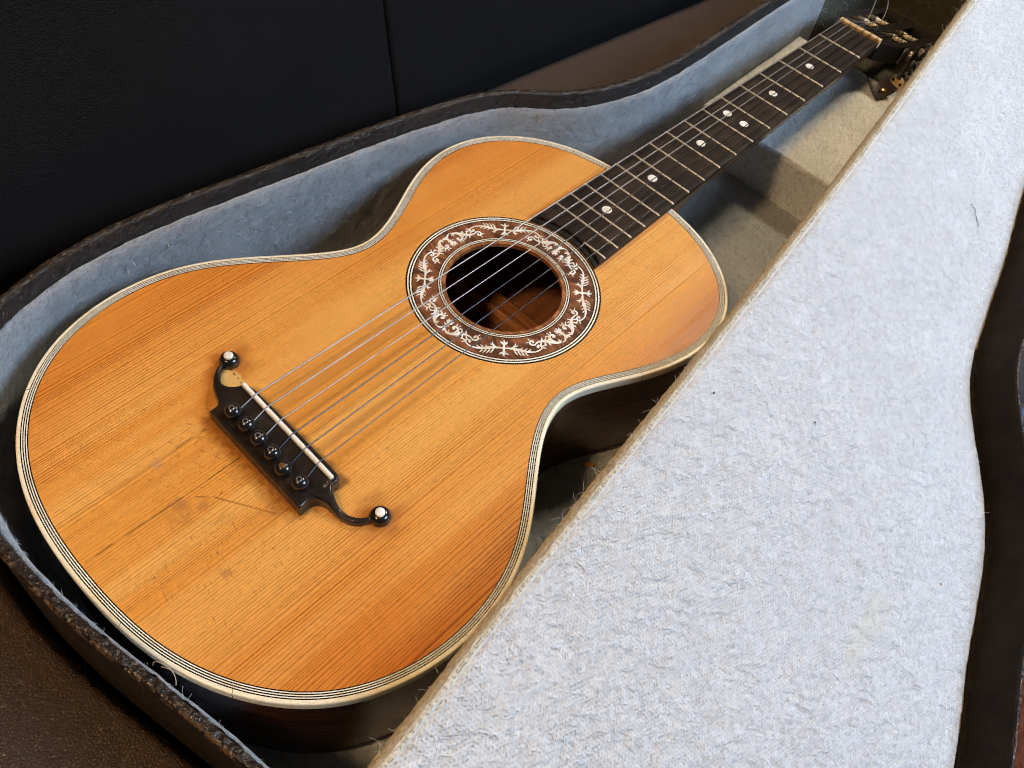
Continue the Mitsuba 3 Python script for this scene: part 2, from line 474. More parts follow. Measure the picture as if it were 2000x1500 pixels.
def case_fleece(p, n, uv):
    c = mix((0.355, 0.375, 0.388), (0.30, 0.317, 0.327), smoothstep(0.2, 0.8, fbm(uv.x * 30, uv.y * 30, 3.0, 3)))
    return c * (0.86 + 0.28 * fuzz(uv.x, uv.y)) * (1 - 0.22 * flecks(uv.x, uv.y)) * (1 - 0.15 * knit(uv.x, uv.y) * bare(uv.x, uv.y))


mat('case_fleece', proc(case_fleece), 0.95, fleece_relief, specular=0.1, sheen=0.4)
mat('floor_fleece', proc(lambda p, n, uv: case_fleece(p, n, uv) * mi.Color3f(1.12, 1.10, 1.04)), 0.95, fleece_relief, specular=0.1, sheen=0.3)
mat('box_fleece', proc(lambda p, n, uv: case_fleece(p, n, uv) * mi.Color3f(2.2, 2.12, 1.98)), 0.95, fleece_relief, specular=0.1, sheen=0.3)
mat('shaded_fleece', proc(lambda p, n, uv: case_fleece(p, n, uv) * mi.Color3f(0.28, 0.24, 0.16)), 0.95, fleece_relief, specular=0.1)  # same lining fleece, with the shade of the head end in its colour


def tape(p, n, uv):
    """Hinge edge: brown turned-in edge, pale selvedge with open stitches, then the lining; v is the distance across."""
    v = uv.y + 0.0009 * (fbm(uv.x * 160, 1.0, 0.0, 3) - 0.5)
    c = mix((0.33, 0.265, 0.175), (0.50, 0.43, 0.31), fbm(uv.x * 700, uv.y * 1200, 0.0, 3))
    c = mix(c, (0.62, 0.58, 0.49), smoothstep(0.0078, 0.0088, v))
    st = smoothstep(0.45, 0.7, noise(uv.x * 1100, uv.y * 600, 2.0))
    row = (1 - smoothstep(0.0002, 0.0005, dr.abs(v - 0.0094))) + (1 - smoothstep(0.0002, 0.0005, dr.abs(v - 0.0104)))
    c = mix(c, (0.16, 0.14, 0.11), 0.6 * st * row)
    return mix(c * (0.8 + 0.4 * noise(uv.x * 900, uv.y * 1500)), (0.64, 0.64, 0.635), smoothstep(0.0108, 0.0118, v))


mat('hinge_tape', proc(tape), 0.9, lambda p, n, uv: 0.0009 * fbm(uv.x * 450, uv.y * 700, 0.0, 3), specular=0.1, sheen=0.3)
mat('thread', rgb(0.55, 0.50, 0.40), 0.8)
mat('pile_fibre', rgb(0.74, 0.75, 0.76), 0.9)
mat('dark_hair', rgb(0.02, 0.018, 0.017), 0.5)
mat('tan_card', proc(lambda p, n, uv: mix((0.52, 0.38, 0.22), (0.38, 0.25, 0.13), fbm(p.x * 400, p.y * 400, p.z * 400, 3))), 0.9, specular=0.1)


def pebble(q, s):
    a, b, c = voronoi(q.x * s, q.y * s)
    return smoothstep(0.0, 0.35, b - a) * (0.6 + 0.4 * c)


def vinyl_relief(p, n, uv):
    return 0.0011 * pebble(uv, 560) + 0.0018 * fbm(uv.x * 330, uv.y * 330, 0.0, 3)


def vinyl(p, n, uv):
    return mix((0.012, 0.0095, 0.008), (0.026, 0.019, 0.015), fbm(uv.x * 90, uv.y * 90, 0.0, 3))


mat('skirt_black', proc(vinyl), 0.55, vinyl_relief, specular=0.22)
mat('case_vinyl', proc(vinyl), 0.4, vinyl_relief, specular=0.75)


def worn_glint_rim(p, n, uv):
    k = smoothstep(0.43, 0.60, fbm(uv.x * 520, uv.y * 420, 4.0, 3)) * (1 - smoothstep(0.0042, 0.0062, uv.y))  # tan specks paint warm glints onto the worn edge
    return mix((0.020, 0.014, 0.012), (0.13, 0.078, 0.045), k)


mat('worn_glint_rim', proc(worn_glint_rim), 0.36, lambda p, n, uv: 0.0022 * fbm(uv.x * 380, uv.y * 380, 0.0, 3), specular=0.5)


def leather(p, n, uv):
    c = mix((0.074, 0.048, 0.035), (0.054, 0.036, 0.027), fbm(uv.x * 12, uv.y * 12, 0.0, 3))
    return c * (0.8 + 0.4 * pebble(uv, 640))


def leather_relief(p, n, uv):
    w = mi.Point2f(uv.x + 0.0007 * noise(uv.x * 400, uv.y * 300), uv.y + 0.0007 * noise(uv.x * 400 + 7, uv.y * 300))
    return 0.00060 * pebble(w, 560) + 0.00012 * noise(uv.x * 1200, uv.y * 1200) + 0.002 * noise(uv.x * 14, uv.y * 14)


mat('sofa_leather', proc(leather), 0.42, leather_relief, specular=0.4)
mat('sofa_leather_shaded', proc(lambda p, n, uv: mix((0.0085, 0.0080, 0.0085), (0.006, 0.006, 0.0065), fbm(uv.x * 12, uv.y * 12, 0.0, 3)) * (0.85 + 0.3 * pebble(uv, 420))), 0.6, leather_relief, specular=0.16)  # the sofa leather again, shade on the back put into its colour


def carpet(p, n, uv):
    return mix((0.20, 0.060, 0.032), (0.09, 0.026, 0.014), fbm(p.x * 160, p.y * 160, 0.0, 3))


mat('carpet', proc(carpet), 0.95, lambda p, n, uv: 0.006 * fbm(p.x * 160, p.y * 160, 0.0, 3), specular=0.1, sheen=0.5)
mat('sheen_blue', proc(lambda p, n, uv: mix((0.13, 0.22, 0.46), (0.09, 0.16, 0.36), fbm(p.x * 40, p.y * 40, 0.0, 3))), 0.8, sheen=0.3)  # window sheen of the sofa leather, as a plain blue colour
mat('strap_leather', rgb(0.028, 0.018, 0.012), 0.45, lambda p, n, uv: 0.0004 * noise(p.x * 900, p.y * 900, p.z * 900), specular=0.4)

# ------------------------------------------------------------------ the guitar's outline (half, millimetres: x along, y across)
HALF = np.array([(-735.4, 0), (-735.0, 8), (-734.6, 20), (-732.6, 34), (-730.6, 46), (-727.6, 60), (-723.6, 71), (-719, 81), (-714, 90), (-708, 99), (-700, 108), (-690, 116.5),
                 (-680, 123), (-669, 128.5), (-656, 133), (-642, 135.7), (-625, 136.7), (-606, 134.5), (-594, 131), (-581, 126.8), (-568, 119.5), (-555, 110.5), (-540, 100), (-527, 91), (-516, 84),
                 (-507, 79.5), (-498, 77.3), (-488, 76.7), (-477, 79), (-462, 85.5), (-445, 94.5), (-430, 101), (-415, 105.3), (-400, 107.8), (-386, 108.4), (-373, 106.7), (-361, 102), (-351, 96),
                 (-342, 88.5), (-334, 77), (-326.5, 66), (-321.7, 51), (-318.3, 37), (-315.8, 26), (-314.5, 12), (-314.0, 0)]) / 1000
full = np.vstack([HALF, HALF[-2:0:-1] * [1, -1]])
tck, _ = splprep(np.vstack([full, full[:1]]).T, s=len(full) * (0.0005 ** 2), per=1, k=3)
OUT = resample(np.stack(splev(np.linspace(0, 1, 2001)[:-1], tck), 1), 0.003)
OUT = OUT if not Polygon(OUT).exterior.is_ccw else OUT[::-1]
ON = normals2(OUT)                    # clockwise: the left normal points outwards
WOOD = Polygon(OUT)
DEPTH = 0.082
HC, RH, RR = -0.4527, 0.0367, 0.0613  # sound hole centre, its radius and the rosette's
ring = lambda r0, r1: Point(HC, 0).buffer(r1, 128).difference(Point(HC, 0).buffer(r0, 128))
G = 'acoustic_guitar'
tag(G, 'worn amber topped parlour guitar with a mustache bridge lying in the open case', 'guitar')
add(f'{G}__soundboard', extrude(WOOD.difference(Point(HC, 0).buffer(RR, 128)), -0.003, 0.0), 'spruce', label='amber spruce top with cracks, scratches and dark grain lines')
V, F, uv = sweep(OUT, ON, [(0.0002, -0.0004), (0.0, 0.0), (0.0039, 0.0), (0.0039, -0.0006)])
add(f'{G}__purfling', (V, F), 'inlay_black')
for a, b in ((0.00062, 0.00110), (0.00172, 0.00220), (0.00282, 0.00330)):
    V, F, uv = sweep(OUT, ON, [(a, -0.0002), (a, 0.00012), (b, 0.00012), (b, -0.0002)])
    add(f'{G}__purfling__white_line', (V, F), 'inlay_white', smooth=30)
V, F, uv = sweep(OUT, ON, [(0.0039, -0.0006), (0.0039, 0.0001), (0.0052, 0.0001), (0.0056, -0.0001), (0.0059, -0.0004), (0.0061, -0.0009), (0.0061, -0.0058), (0.0059, -0.0062)])
add(f'{G}__binding', (V, F), 'bone', smooth=40, label='cream binding strip with hairline cracks round the top')
V, F, uv = sweep(OUT, ON, [(0.0057, -0.0060), (0.0057, -DEPTH + 0.003)])
add(f'{G}__side', (V, F), 'dark_rosewood', smooth=True)
V, F, uv = sweep(OUT, ON, [(0.0057, -DEPTH + 0.003), (0.0062, -DEPTH + 0.0028), (0.0062, -DEPTH + 0.0005), (0.0055, -DEPTH)])
add(f'{G}__back_binding', (V, F), 'inlay_black', smooth=40)
add(f'{G}__back', extrude(WOOD.buffer(0.0050), -DEPTH, -DEPTH + 0.0028), 'back_wood')
# inner face of the ribs, seen through the sound hole
V, F, uv = sweep(OUT, ON, [(0.003, -0.0032), (0.003, -DEPTH + 0.003)])
add(f'{G}__side__lining', (V, F), 'back_wood', smooth=True)
for bx, hw, hh in ((-0.4165, 0.0085, 0.013), (-0.535, 0.007, 0.014)):
    br = shapely.box(bx - hw, -0.098, bx + hw, 0.098).intersection(WOOD.buffer(-0.004))
    add(f'{G}__back__brace', pillow(br, hh, 0.0035, 0.004, base=-DEPTH + 0.0027), 'inner_wood', smooth=40)
add(f'{G}__back__centre_strip', extrude(shapely.box(-0.72, -0.010, -0.427, 0.010).difference(shapely.box(-0.543, -0.02, -0.527, 0.02)), -DEPTH + 0.0027, -DEPTH + 0.0042), 'inner_wood')
# hair cracks in the binding
for s_ in (0.02, 0.07, 0.16, 0.335, 0.352, 0.362, 0.44, 0.58, 0.71, 0.9):
    i = int((1 - s_) * len(OUT)) % len(OUT)
    P, N = OUT[i], ON[i]
    t = np.array([N[1], -N[0]])
    q = [(*(P + N * o + t * 0.0003 * math.sin(o * 2000)), z) for o, z in ((0.0040, 0.0001), (0.0052, 0.0001), (0.0059, -0.0005), (0.0061, -0.001), (0.0061, -0.0055))]
    add(f'{G}__binding__crack', tube(q, 0.00014, 5), 'inlay_black')

# rosette
add(f'{G}__rosette', extrude(ring(0.0418, 0.0570), -0.003, 0.0), 'rosewood', label='dark wood ring round the sound hole inlaid with white scrolls')
add(f'{G}__rosette__inner_rim', extrude(ring(RH, 0.0388), -0.003, 0.00005), 'inner_wood')
for r0, r1, m in ((0.0388, 0.0393, 'b'), (0.0393, 0.0399, 'w'), (0.0399, 0.0406, 'b'), (0.0406, 0.0412, 'w'), (0.0412, 0.0418, 'b'),
                  (0.0570, 0.0577, 'b'), (0.0577, 0.0585, 'w'), (0.0585, 0.0594, 'b'), (0.0594, 0.0602, 'w'), (0.0602, 0.0613, 'b')):
    add(f'{G}__rosette__' + ('white_ring' if m == 'w' else 'black_ring'), extrude(ring(r0, r1), -0.0028, 0.0001 if m == 'w' else 0.0), 'inlay_white' if m == 'w' else 'inlay_black')


def stroke(pts, ws, n=14):
    pts = np.asarray(pts, float)
    c = spline(pts, n) if len(pts) > 2 else pts
    w = 0.86 * np.interp(np.linspace(0, 1, len(c)), np.linspace(0, 1, len(ws)), ws)
    d = [Point(*p).buffer(max(r, 0.06), 5) for p, r in zip(c, w)]
    return shapely.union_all([shapely.union(a, b).convex_hull for a, b in zip(d[:-1], d[1:])])


def leaf(x, y, ang, l, w):
    a = math.radians(ang)
    d, e = np.array([math.cos(a), math.sin(a)]), np.array([-math.sin(a), math.cos(a)])
    p = np.array([x, y])
    return stroke([p, p + d * l * 0.55 + e * l * 0.06, p + d * l], [w * 0.55, w * 0.95, 0.26], 7)


def spiral(cx, cy, r0, r1, a0, a1, w0, w1, n=22):
    a = np.radians(np.linspace(a0, a1, n))
    r = np.linspace(r0, r1, n)
    return stroke(np.stack([cx + r * np.cos(a), cy + r * np.sin(a)], 1), [w0, (w0 + w1) / 2, w1], n)


U = shapely.union_all


def motif():
    """One quarter of the rosette, unrolled: a along the ring (mm, 0 to 77.5), v across it (outwards positive)."""
    out = []
    cross = [stroke([(0, -3.6), (0, 3.6)], [0.75, 0.75]), stroke([(-1.7, 0), (1.7, 0)], [0.5, 0.5]), Point(0, 0).buffer(1.0)]
    for s in (1, -1):
        cross += [leaf(0, 3.0 * s, 90 * s, 3.4, 0.95), leaf(0, 3.0 * s, (90 - 48) * s, 3.3, 0.7), leaf(0, 3.0 * s, (90 + 48) * s, 3.3, 0.7)]
    cross += [leaf(0, -2.6, -35, 2.6, 0.6), leaf(0, -2.6, -145, 2.6, 0.6)]
    out.append(U(cross))
    half = []
    # feather running out from the cross, ending in a small curl
    sp = [(1.6, 0.1), (5.5, 0.3), (10, 2.0), (14.5, 4.0), (18.5, 4.6), (21.5, 3.6)]
    A = [stroke(sp, [0.55, 1.0, 1.25, 0.9, 0.55, 0.5], 24)]
    A += [stroke([(4.0, 0.2), (6.3, -1.2), (7.6, -4.2)], [0.6, 0.9, 0.1]), leaf(6.2, -1.4, -15, 2.6, 0.6)]
    for x, y, l in ((6.0, 0.9, 4.6), (8.0, 1.9, 4.2), (10.0, 2.8, 3.6), (12.0, 3.8, 3.0)):
        A += [leaf(x, y, 72, l, 0.55)]
    for x, y, l in ((9.0, 1.2, 2.6), (11.3, 2.2, 2.8), (13.6, 3.2, 2.4)):
        A += [leaf(x, y, -28, l, 0.5)]
    A += [spiral(21.0, 1.6, 2.1, 0.6, 80, -200, 0.55, 0.75, 18), Point(20.6, 1.5).buffer(0.8), leaf(22.6, 2.6, 40, 2.4, 0.6), leaf(23.0, 1.6, 5, 2.4, 0.6), leaf(22.4, 0.4, -45, 2.0, 0.55)]
    half.append(U(A))
    # leafy volute: inner curl, leaves, then out to the rim
    B = [spiral(18.6, -3.2, 2.6, 0.7, 70, 330, 0.6, 0.8, 20), Point(19.0, -3.0).buffer(0.75), stroke([(19.5, -0.8), (22.5, -2.2), (26.5, -1.2), (30.5, 2.6), (34.6, 5.0)], [0.5, 0.8, 1.25, 0.9, 0.3], 18),
         leaf(16.2, -3.4, 190, 1.8, 0.5), leaf(17.3, -5.2, 245, 1.6, 0.5)]
    for x, y, a, l in ((24.5, -2.0, -62, 3.2), (26.2, -1.6, -38, 3.2), (27.6, -0.5, -15, 3.0), (24.0, -1.2, 120, 2.6), (26.0, -0.2, 100, 2.8), (28.0, 1.2, 85, 2.2)):
        B += [leaf(x, y, a, l, 0.65)]
    half.append(U(B))
    # curl that hangs inwards from the same stem
    C = [stroke([(34.0, 4.6), (31.8, 2.8), (30.6, -0.6)], [0.5, 0.7, 0.8]), spiral(33.0, -1.6, 2.6, 0.6, 160, 420, 0.75, 0.85, 20), Point(33.2, -1.5).buffer(0.8)]
    for a, l in ((165, 2.4), (205, 2.6), (240, 2.4), (275, 2.0)):
        C += [leaf(33.0 + 2.3 * math.cos(math.radians(a)), -1.9 + 2.3 * math.sin(math.radians(a)), a + 12, l, 0.6)]
    C += [leaf(33.5, 4.2, -20, 2.2, 0.6), leaf(33.5, 3.6, -55, 2.0, 0.5)]
    half.append(U(C))
    out += half
    out += [shapely.affinity.affine_transform(g, [-1, 0, 0, 1, 77.5, 0]) for g in half]
    # palmette between the volutes
    D = [stroke([(35.3, 5.4), (38.0, 4.6), (39.6, 1.2), (38.9, -1.5)], [0.4, 0.75, 0.9, 0.9], 14), stroke([(39.4, 1.4), (41.0, 3.6), (43.2, 4.2)], [0.6, 0.6, 0.35])]
    for a, l in ((-90, 4.2), (-55, 3.8), (-125, 3.8), (-25, 2.8), (-155, 2.8)):
        D += [leaf(38.9, -1.8, a, l, 0.85)]
    for a, l in ((65, 3.4), (35, 3.6), (95, 2.8)):
        D += [leaf(39.8, 2.2, a, l, 0.65)]
    D += [stroke([(36.9, -0.6), (38.9, 0.2), (41.0, -0.6)], [0.3, 0.6, 0.3])]
    out.append(U(D))
    return [g.simplify(0.05) for g in out]


MOT = motif()
for q in range(4):
    for g in MOT:
        def ringmap(c, a0=math.radians(-47 + 90 * q)):
            ang = a0 + c[:, 0] / 77.5 * math.pi / 2
            r = (49.4 + c[:, 1] * 0.93) / 1000
            return np.stack([HC + r * np.cos(ang), r * np.sin(ang)], 1)
        add(f'{G}__rosette__scroll_inlay', extrude(shapely.transform(g, ringmap), -0.0004, 0.00012), 'pearl')

# ------------------------------------------------------------------ bridge
BR = np.array([(-616.7, 36.5), (-616.7, 20), (-617.5, -20), (-618.3, -36.5), (-619.0, -39.3), (-621.6, -40.6), (-624.6, -39.9), (-626.2, -42.2), (-628.3, -46.5), (-629.4, -51.5), (-628.6, -57.0), (-625.2, -62.0), (-620.8, -64.6),
               (-621.0, -67.0), (-626.5, -65.0), (-630.6, -61.0), (-632.6, -55.0), (-632.9, -49.0), (-633.0, -44.5), (-635.2, -40.6), (-638.6, -38.7), (-645.0, -39.6),
               (-642.6, 36.4), (-637.2, 36.6), (-635.2, 38.6), (-634.1, 42.0), (-632.2, 48.0), (-627.6, 55.0), (-622.8, 59.0), (-618.0, 61.2), (-617.2, 59.2),
               (-621.6, 56.2), (-625.0, 52.0), (-626.6, 47.5), (-625.9, 43.5), (-623.4, 40.4), (-619.4, 38.9)]) / 1000
BP = Polygon(chaikin(BR, corners=(21, 22, 36), it=2))


def bridge_h(x, y):
    a = np.clip((np.abs(y) - 0.040) / 0.016, 0, 1)
    return 0.0085 - 0.0042 * a * a * (3 - 2 * a)


add(f'{G}__bridge', pillow(BP, bridge_h, 0.0014, 0.0011), 'bridge_ebony', smooth=35, label='black mustache shaped bridge with scrolled ends')
sad = [(-618.3, 38.4), (-620.7, 38.5), (-623.7, -37.7), (-621.3, -37.8)]
mat('white_bone', rgb(0.86, 0.83, 0.74), 0.3, specular=0.5)
add(f'{G}__bridge__saddle', pillow(Polygon(np.array(sad) / 1000), 0.0030, 0.0008, 0.0011, base=0.0075), 'white_bone', smooth=35)
PINS = np.array([(-634.9, 26.1), (-634.8, 15.1), (-635.5, 4.1), (-636.0, -7.1), (-637.7, -18.0), (-636.8, -30.0)]) / 1000
for i, (x, y) in enumerate(PINS):
    tilt = np.array([-0.10 + 0.04 * rng.normal(), -0.02 + 0.05 * rng.normal(), 1.0])
    tilt /= np.linalg.norm(tilt)
    a = np.linspace(-math.pi / 2 * 0.75, math.pi / 2, 14)
    pr = [(0.0024, -0.0050)] + [(0.0044 * math.cos(t) + 1e-5, 0.0035 * math.sin(t)) for t in a]
    c = np.array([x, y, 0.0120])
    k = add(f'{G}__bridge_pin', lathe(pr, c, tilt), 'black_gloss', smooth=True)
    gold = i == 4
    add(k + '__dot', lathe([(0.0016, 0.0026), (0.0016, 0.0036), (0.0014, 0.0038), (0.0011, 0.0038)] + ([(0.0, 0.0038)] if gold else [(0.0010, 0.0034), (0.0, 0.0033)]), c, tilt, 24), 'brass' if gold else 'wound', smooth=30, label='yellow dot, unlike the grey ones' if gold else None)
for x, y, s in ((-0.6125, 0.0608, 1.0), (-0.6168, -0.0672, 1.0)):
    a = np.linspace(0, math.pi / 2, 12)
    pr = [(0.0050, 0.0), (0.0056, 0.0006)] + [(0.0024 + 0.0033 * math.cos(t), 0.0012 + 0.0044 * math.sin(t)) for t in a] + [(0.0, 0.0056)]
    k = add(f'{G}__bridge_stud', lathe(np.array(pr) * s, (x, y, 0.0), None, 48), 'black_gloss', smooth=40)
    add(k + '__pearl_dot', lathe([(0.0026, 0.0050), (0.0026, 0.0064), (0.0023, 0.0069), (0.0015, 0.0072), (0.0, 0.0073)], (x, y, 0), None, 32), 'pearl', smooth=40)

# ------------------------------------------------------------------ neck, fingerboard, frets, dots
L = 0.62
fx = lambda n: -L * (1 - 2 ** (-n / 12))
fw = lambda x: 0.5 * (0.0403 + (0.0530 - 0.0403) * (-x / 0.31))
fb = Polygon([(0.0, fw(0)), (0.0, -fw(0)), (-0.42, -fw(-0.42)), (-0.42, fw(-0.42))]).difference(Point(HC, 0).buffer(0.0617, 96))
fb = max(getattr(fb, 'geoms', [fb]), key=lambda g: g.area)
fbe = fb.difference(Point(HC, 0).buffer(0.0655, 96))
add(f'{G}__fingerboard__end', extrude(fb.intersection(Point(HC, 0).buffer(0.0654, 96)), -0.0002, 0.0022), 'inlay_black')
fb = max(getattr(fbe, 'geoms', [fbe]), key=lambda g: g.area)
add(f'{G}__fingerboard', pillow(fb, 0.0042, 0.0006, 0.0022, base=-0.0002), 'fingerboard_ebony', smooth=35)
for n in range(1, 18):
    x = fx(n)
    w = fw(x) - 0.0002
    y = np.array([-w - 0.0001, -w + 0.0007, 0, w - 0.0007, w + 0.0001])
    if n == 17:
        y = np.array([-w - 0.0001, -w + 0.0007, -0.016, -0.0104, -0.0100])
    z = np.array([0.0036, 0.0042, 0.0042, 0.0042, 0.0036])
    add(f'{G}__fingerboard__fret', tube(np.stack([x + 0 * y, y, z], 1), 0.00062, 8), 'fret_metal', smooth=50)
for n, ys in ((3, (0,)), (5, (-0.001,)), (7, (0.0079, -0.0078)), (9, (0,)), (12, (-0.0005,)), (15, (0,))):
    x = (fx(n) + fx(n - 1)) / 2
    for y in ys:
        add(f'{G}__fingerboard__dot', lathe([(0.0035, 0.0036), (0.0035, 0.00415), (0.0, 0.00415)], (x, y, 0), None, 28), 'pearl')
add(f'{G}__nut', pillow(shapely.box(0.0002, -0.0206, 0.0048, 0.0206), 0.0075, 0.0008, 0.0012, base=-0.001), 'aged_bone', smooth=35)
XS = np.r_[np.linspace(-0.312, -0.255, 14), np.linspace(-0.25, 0.006, 12)]
th = np.linspace(0, math.pi, 17)
NV = []
for x in XS:
    k = max(0.0, (-x - 0.262) / 0.05)
    d = 0.0185 + 0.003 * (-x / 0.31) + 0.055 * k * k * k
    w = fw(x) - 0.0005
    NV.append(np.stack([0 * th + x, w * np.cos(th), -0.0002 - d * np.sin(th) ** 0.8], 1))
NV = np.array(NV)
NF = [[i * 17 + q, i * 17 + q + 1, (i + 1) * 17 + q + 1, (i + 1) * 17 + q] for i in range(len(XS) - 1) for q in range(16)]
add(f'{G}__neck', (NV.reshape(-1, 3), np.array(NF)), 'dark_rosewood', smooth=40)

# headstock: slotted, tilted back
TILT = math.radians(18)
HX, HN = np.array([math.cos(TILT), 0, -math.sin(TILT)]), np.array([math.sin(TILT), 0, math.cos(TILT)])
HO = np.array([0.0046, 0, 0.0022])
hp = lambda s, y, n: HO + HX * s + np.array([0, y, 0]) + HN * n
HM = np.column_stack([HX, [0, 1, 0], HN])


def headmesh(m):
    m.vertices = m.vertices @ HM.T + HO
    return m


head = Polygon([(0, 0.0205), (0.018, 0.029), (0.03, 0.0325), (0.165, 0.0345), (0.172, 0.030), (0.176, 0.012), (0.172, 0), (0.176, -0.012), (0.172, -0.030), (0.165, -0.0345), (0.03, -0.0325), (0.018, -0.029), (0, -0.0205)])
slots = [shapely.box(0.038, 0.008 * s if s > 0 else -0.0235, 0.146, 0.0235 if s > 0 else -0.008).buffer(0.002) for s in (1, -1)]
hm = head.difference(U(slots))
add(f'{G}__headstock', headmesh(extrude(hm, -0.015, 0.0)), 'head_black')
POST = (0.055, 0.09, 0.125)
for s in (1, -1):
    pl = shapely.box(0.038, -0.006, 0.142, 0.006).buffer(0.0015)
    m = extrude(pl, 0, 0.0012)
    m.vertices = np.stack([m.vertices[:, 0], s * (0.0338 + m.vertices[:, 2]), m.vertices[:, 1] - 0.0075], 1)
    if s < 0:
        m.faces = m.faces[:, ::-1]
    add(f'{G}__tuner_plate', headmesh(m), 'tuner_metal')
    for i, ps in enumerate(POST):
        c = hp(ps, 0.0158 * s, -0.006)
        pr = [(0.0, -0.0098), (0.0026, -0.0098), (0.0021, -0.004), (0.0021, 0.004), (0.0026, 0.0098), (0.0, 0.0098)]
        add(f'{G}__string_post', lathe(pr, c, (0, 1, 0), 20), 'bone', smooth=40)
        # worm gear, shaft and button
        g = hp(ps, 0.0375 * s, -0.0075)
        k = add(f'{G}__tuner', trimesh.util.concatenate([lathe([(0, -0.002), (0.0052, -0.002), (0.0052, 0.002), (0, 0.002)], g, (0, 1, 0), 18), tube([g + HX * 0.007 + HN * 0.006, g + HX * 0.007 - HN * 0.022], 0.0022, 10)]), 'tuner_metal', smooth=30)
        b = g + HX * 0.007 - HN * 0.024
        pr = [(0.0, -0.0022), (0.0070, -0.0024), (0.0094, -0.0014), (0.0098, 0.0), (0.0094, 0.0014), (0.0070, 0.0024), (0.0, 0.0022)]
        bm = lathe(pr, (0, 0, 0), (-0.70, -0.45, 0.55), 28)
        bm.vertices = bm.vertices + b - HN * 0.005
        add(k + '__button', bm, 'button_cream', smooth=True)
        ax = np.array([-0.70, -0.45, 0.55])
        for e in (1, -1):
            add(k + '__pin', lathe([(0.0, -0.0030), (0.0012, -0.0030), (0.0012, 0.0030), (0.0, 0.0030)], b - HN * 0.0015 + np.array([0.30, -0.89, -0.34]) * 0.0042 * e, ax, 14), 'black_gloss')

# strings
NY = [0.0174, 0.0102, 0.0038, -0.0034, -0.0104, -0.0172]
SY = [0.0276, 0.0173, 0.0063, -0.0046, -0.0156, -0.0267]
RAD = [0.00044, 0.00039, 0.00034, 0.00038, 0.00034, 0.00030]
ORDER = [(1, 0), (1, 1), (1, 2), (-1, 2), (-1, 1), (-1, 0)]
for i in range(6):
    x0, y0 = PINS[i]
    sx = -0.6196 - (0.0276 - SY[i]) * 0.04
    s, j = ORDER[i]
    p = hp(POST[j], 0.0158 * s, -0.002)
    dirn = np.array([sx - x0, SY[i] - y0])
    dirn /= np.linalg.norm(dirn)
    b0 = np.array([x0, y0]) + dirn * 0.0036
    pts = [(*b0, 0.0085), (*(b0 + dirn * 0.0008), 0.0091), (sx - 0.0006, SY[i], 0.0104), (sx + 0.0006, SY[i] + 0.00001, 0.0106), (-0.31, (SY[i] + NY[i]) / 2, 0.0088), (0.0006, NY[i], 0.0068), (0.0042, NY[i], 0.0064), p, p - HN * 0.008]
    k = add(f'{G}__string', tube(pts, RAD[i], 8), 'wound' if i < 3 else 'steel', smooth=60)
    # turns on the post
    a = np.linspace(0, 2 * math.pi * 4, 60)
    c = hp(POST[j], 0.0158 * s, -0.006)
    q = np.array([c + np.array([0, 0.004 * (t / a[-1] - 0.5) * 2, 0]) + 0.0026 * (math.cos(t) * HX + math.sin(t) * HN) for t in a])
    add(k + '__winding', tube(q, RAD[i] * 0.9, 5), 'brass' if i < 3 else 'steel', smooth=60)
for owner, base, q in (('', hp(0.055, 0.014, 0.0), [(0, 0, 0), (0.001, 0.0005, 0.012), (0.0, 0.001, 0.022)]), ('_001', hp(0.09, 0.011, 0.0), [(0, 0, 0), (0.002, 0.001, 0.012), (-0.003, 0.004, 0.026), (-0.004, 0.012, 0.042)]), ('_005', hp(0.055, -0.016, 0.0), [(0, 0, 0), (0.004, 0.0, 0.014), (0.006, 0.001, 0.024)])):
    add(f'{G}__string{owner}__loose_end', tube(spline(base + np.array(q), 14), 0.00042, 6), 'thread' if base[1] > 0 else 'steel', smooth=60)

# ------------------------------------------------------------------ the case
K = 'guitar_case'
tag(K, 'open black guitar case with pale blue grey fleece lining on the sofa', 'case')
ZR, ZF = 0.025, -0.0835               # rim and lined floor
H0, H1 = np.array([-0.70481, -0.15718]), np.array([0.09638, -0.04853])
hd = (H1 - H0) / np.linalg.norm(H1 - H0)
hl = np.array([-hd[1], hd[0]])
hw = H0 - hd * 0.06, H0 + hd * 1.0
RIM = [(-0.7375, -0.1325), (-0.7395, -0.1225), (-0.7425, -0.1055), (-0.7447, -0.0845), (-0.7475, -0.0675), (-0.7503, -0.0515), (-0.7525, -0.036), (-0.7548, -0.020), (-0.757, -0.003), (-0.758, 0.016), (-0.758, 0.038), (-0.7525, 0.080), (-0.738, 0.114), (-0.715, 0.140), (-0.683, 0.156), (-0.657, 0.162), (-0.630, 0.1652), (-0.602, 0.166), (-0.569, 0.163), (-0.535, 0.157), (-0.499, 0.151), (-0.466, 0.147), (-0.446, 0.143), (-0.404, 0.136),
       (-0.375, 0.1315), (-0.349, 0.122), (-0.332, 0.112), (-0.307, 0.0925), (-0.282, 0.078), (-0.252, 0.068), (-0.214, 0.0632), (-0.168, 0.062), (-0.143, 0.062), (-0.069, 0.065), (0.05, 0.068), (0.16, 0.070), (0.212, 0.068), (0.232, 0.056), (0.240, 0.03)]
rimc = spline(RIM, 500, s=len(RIM) * 0.0008 ** 2)
e0, e1 = H0 - hd * 0.012 - hl * 0.010, H0 + hd * 0.955 - hl * 0.010
BOW = lambda x: 0.0042 * np.sin(np.pi * np.clip((x - 0.10) / 0.72, 0, 1)) ** 1.2
hs_ = np.linspace(0.955, -0.012, 60)[:, None]
HB = H0 + hd * hs_ - hl * (0.011 + BOW(hs_))
body = np.vstack([rimc, [(0.241, 0.0)], HB])
BODY = Polygon(body).buffer(-0.012).buffer(0.012)
BC = resample(np.array(BODY.exterior.coords)[:-1], 0.004)
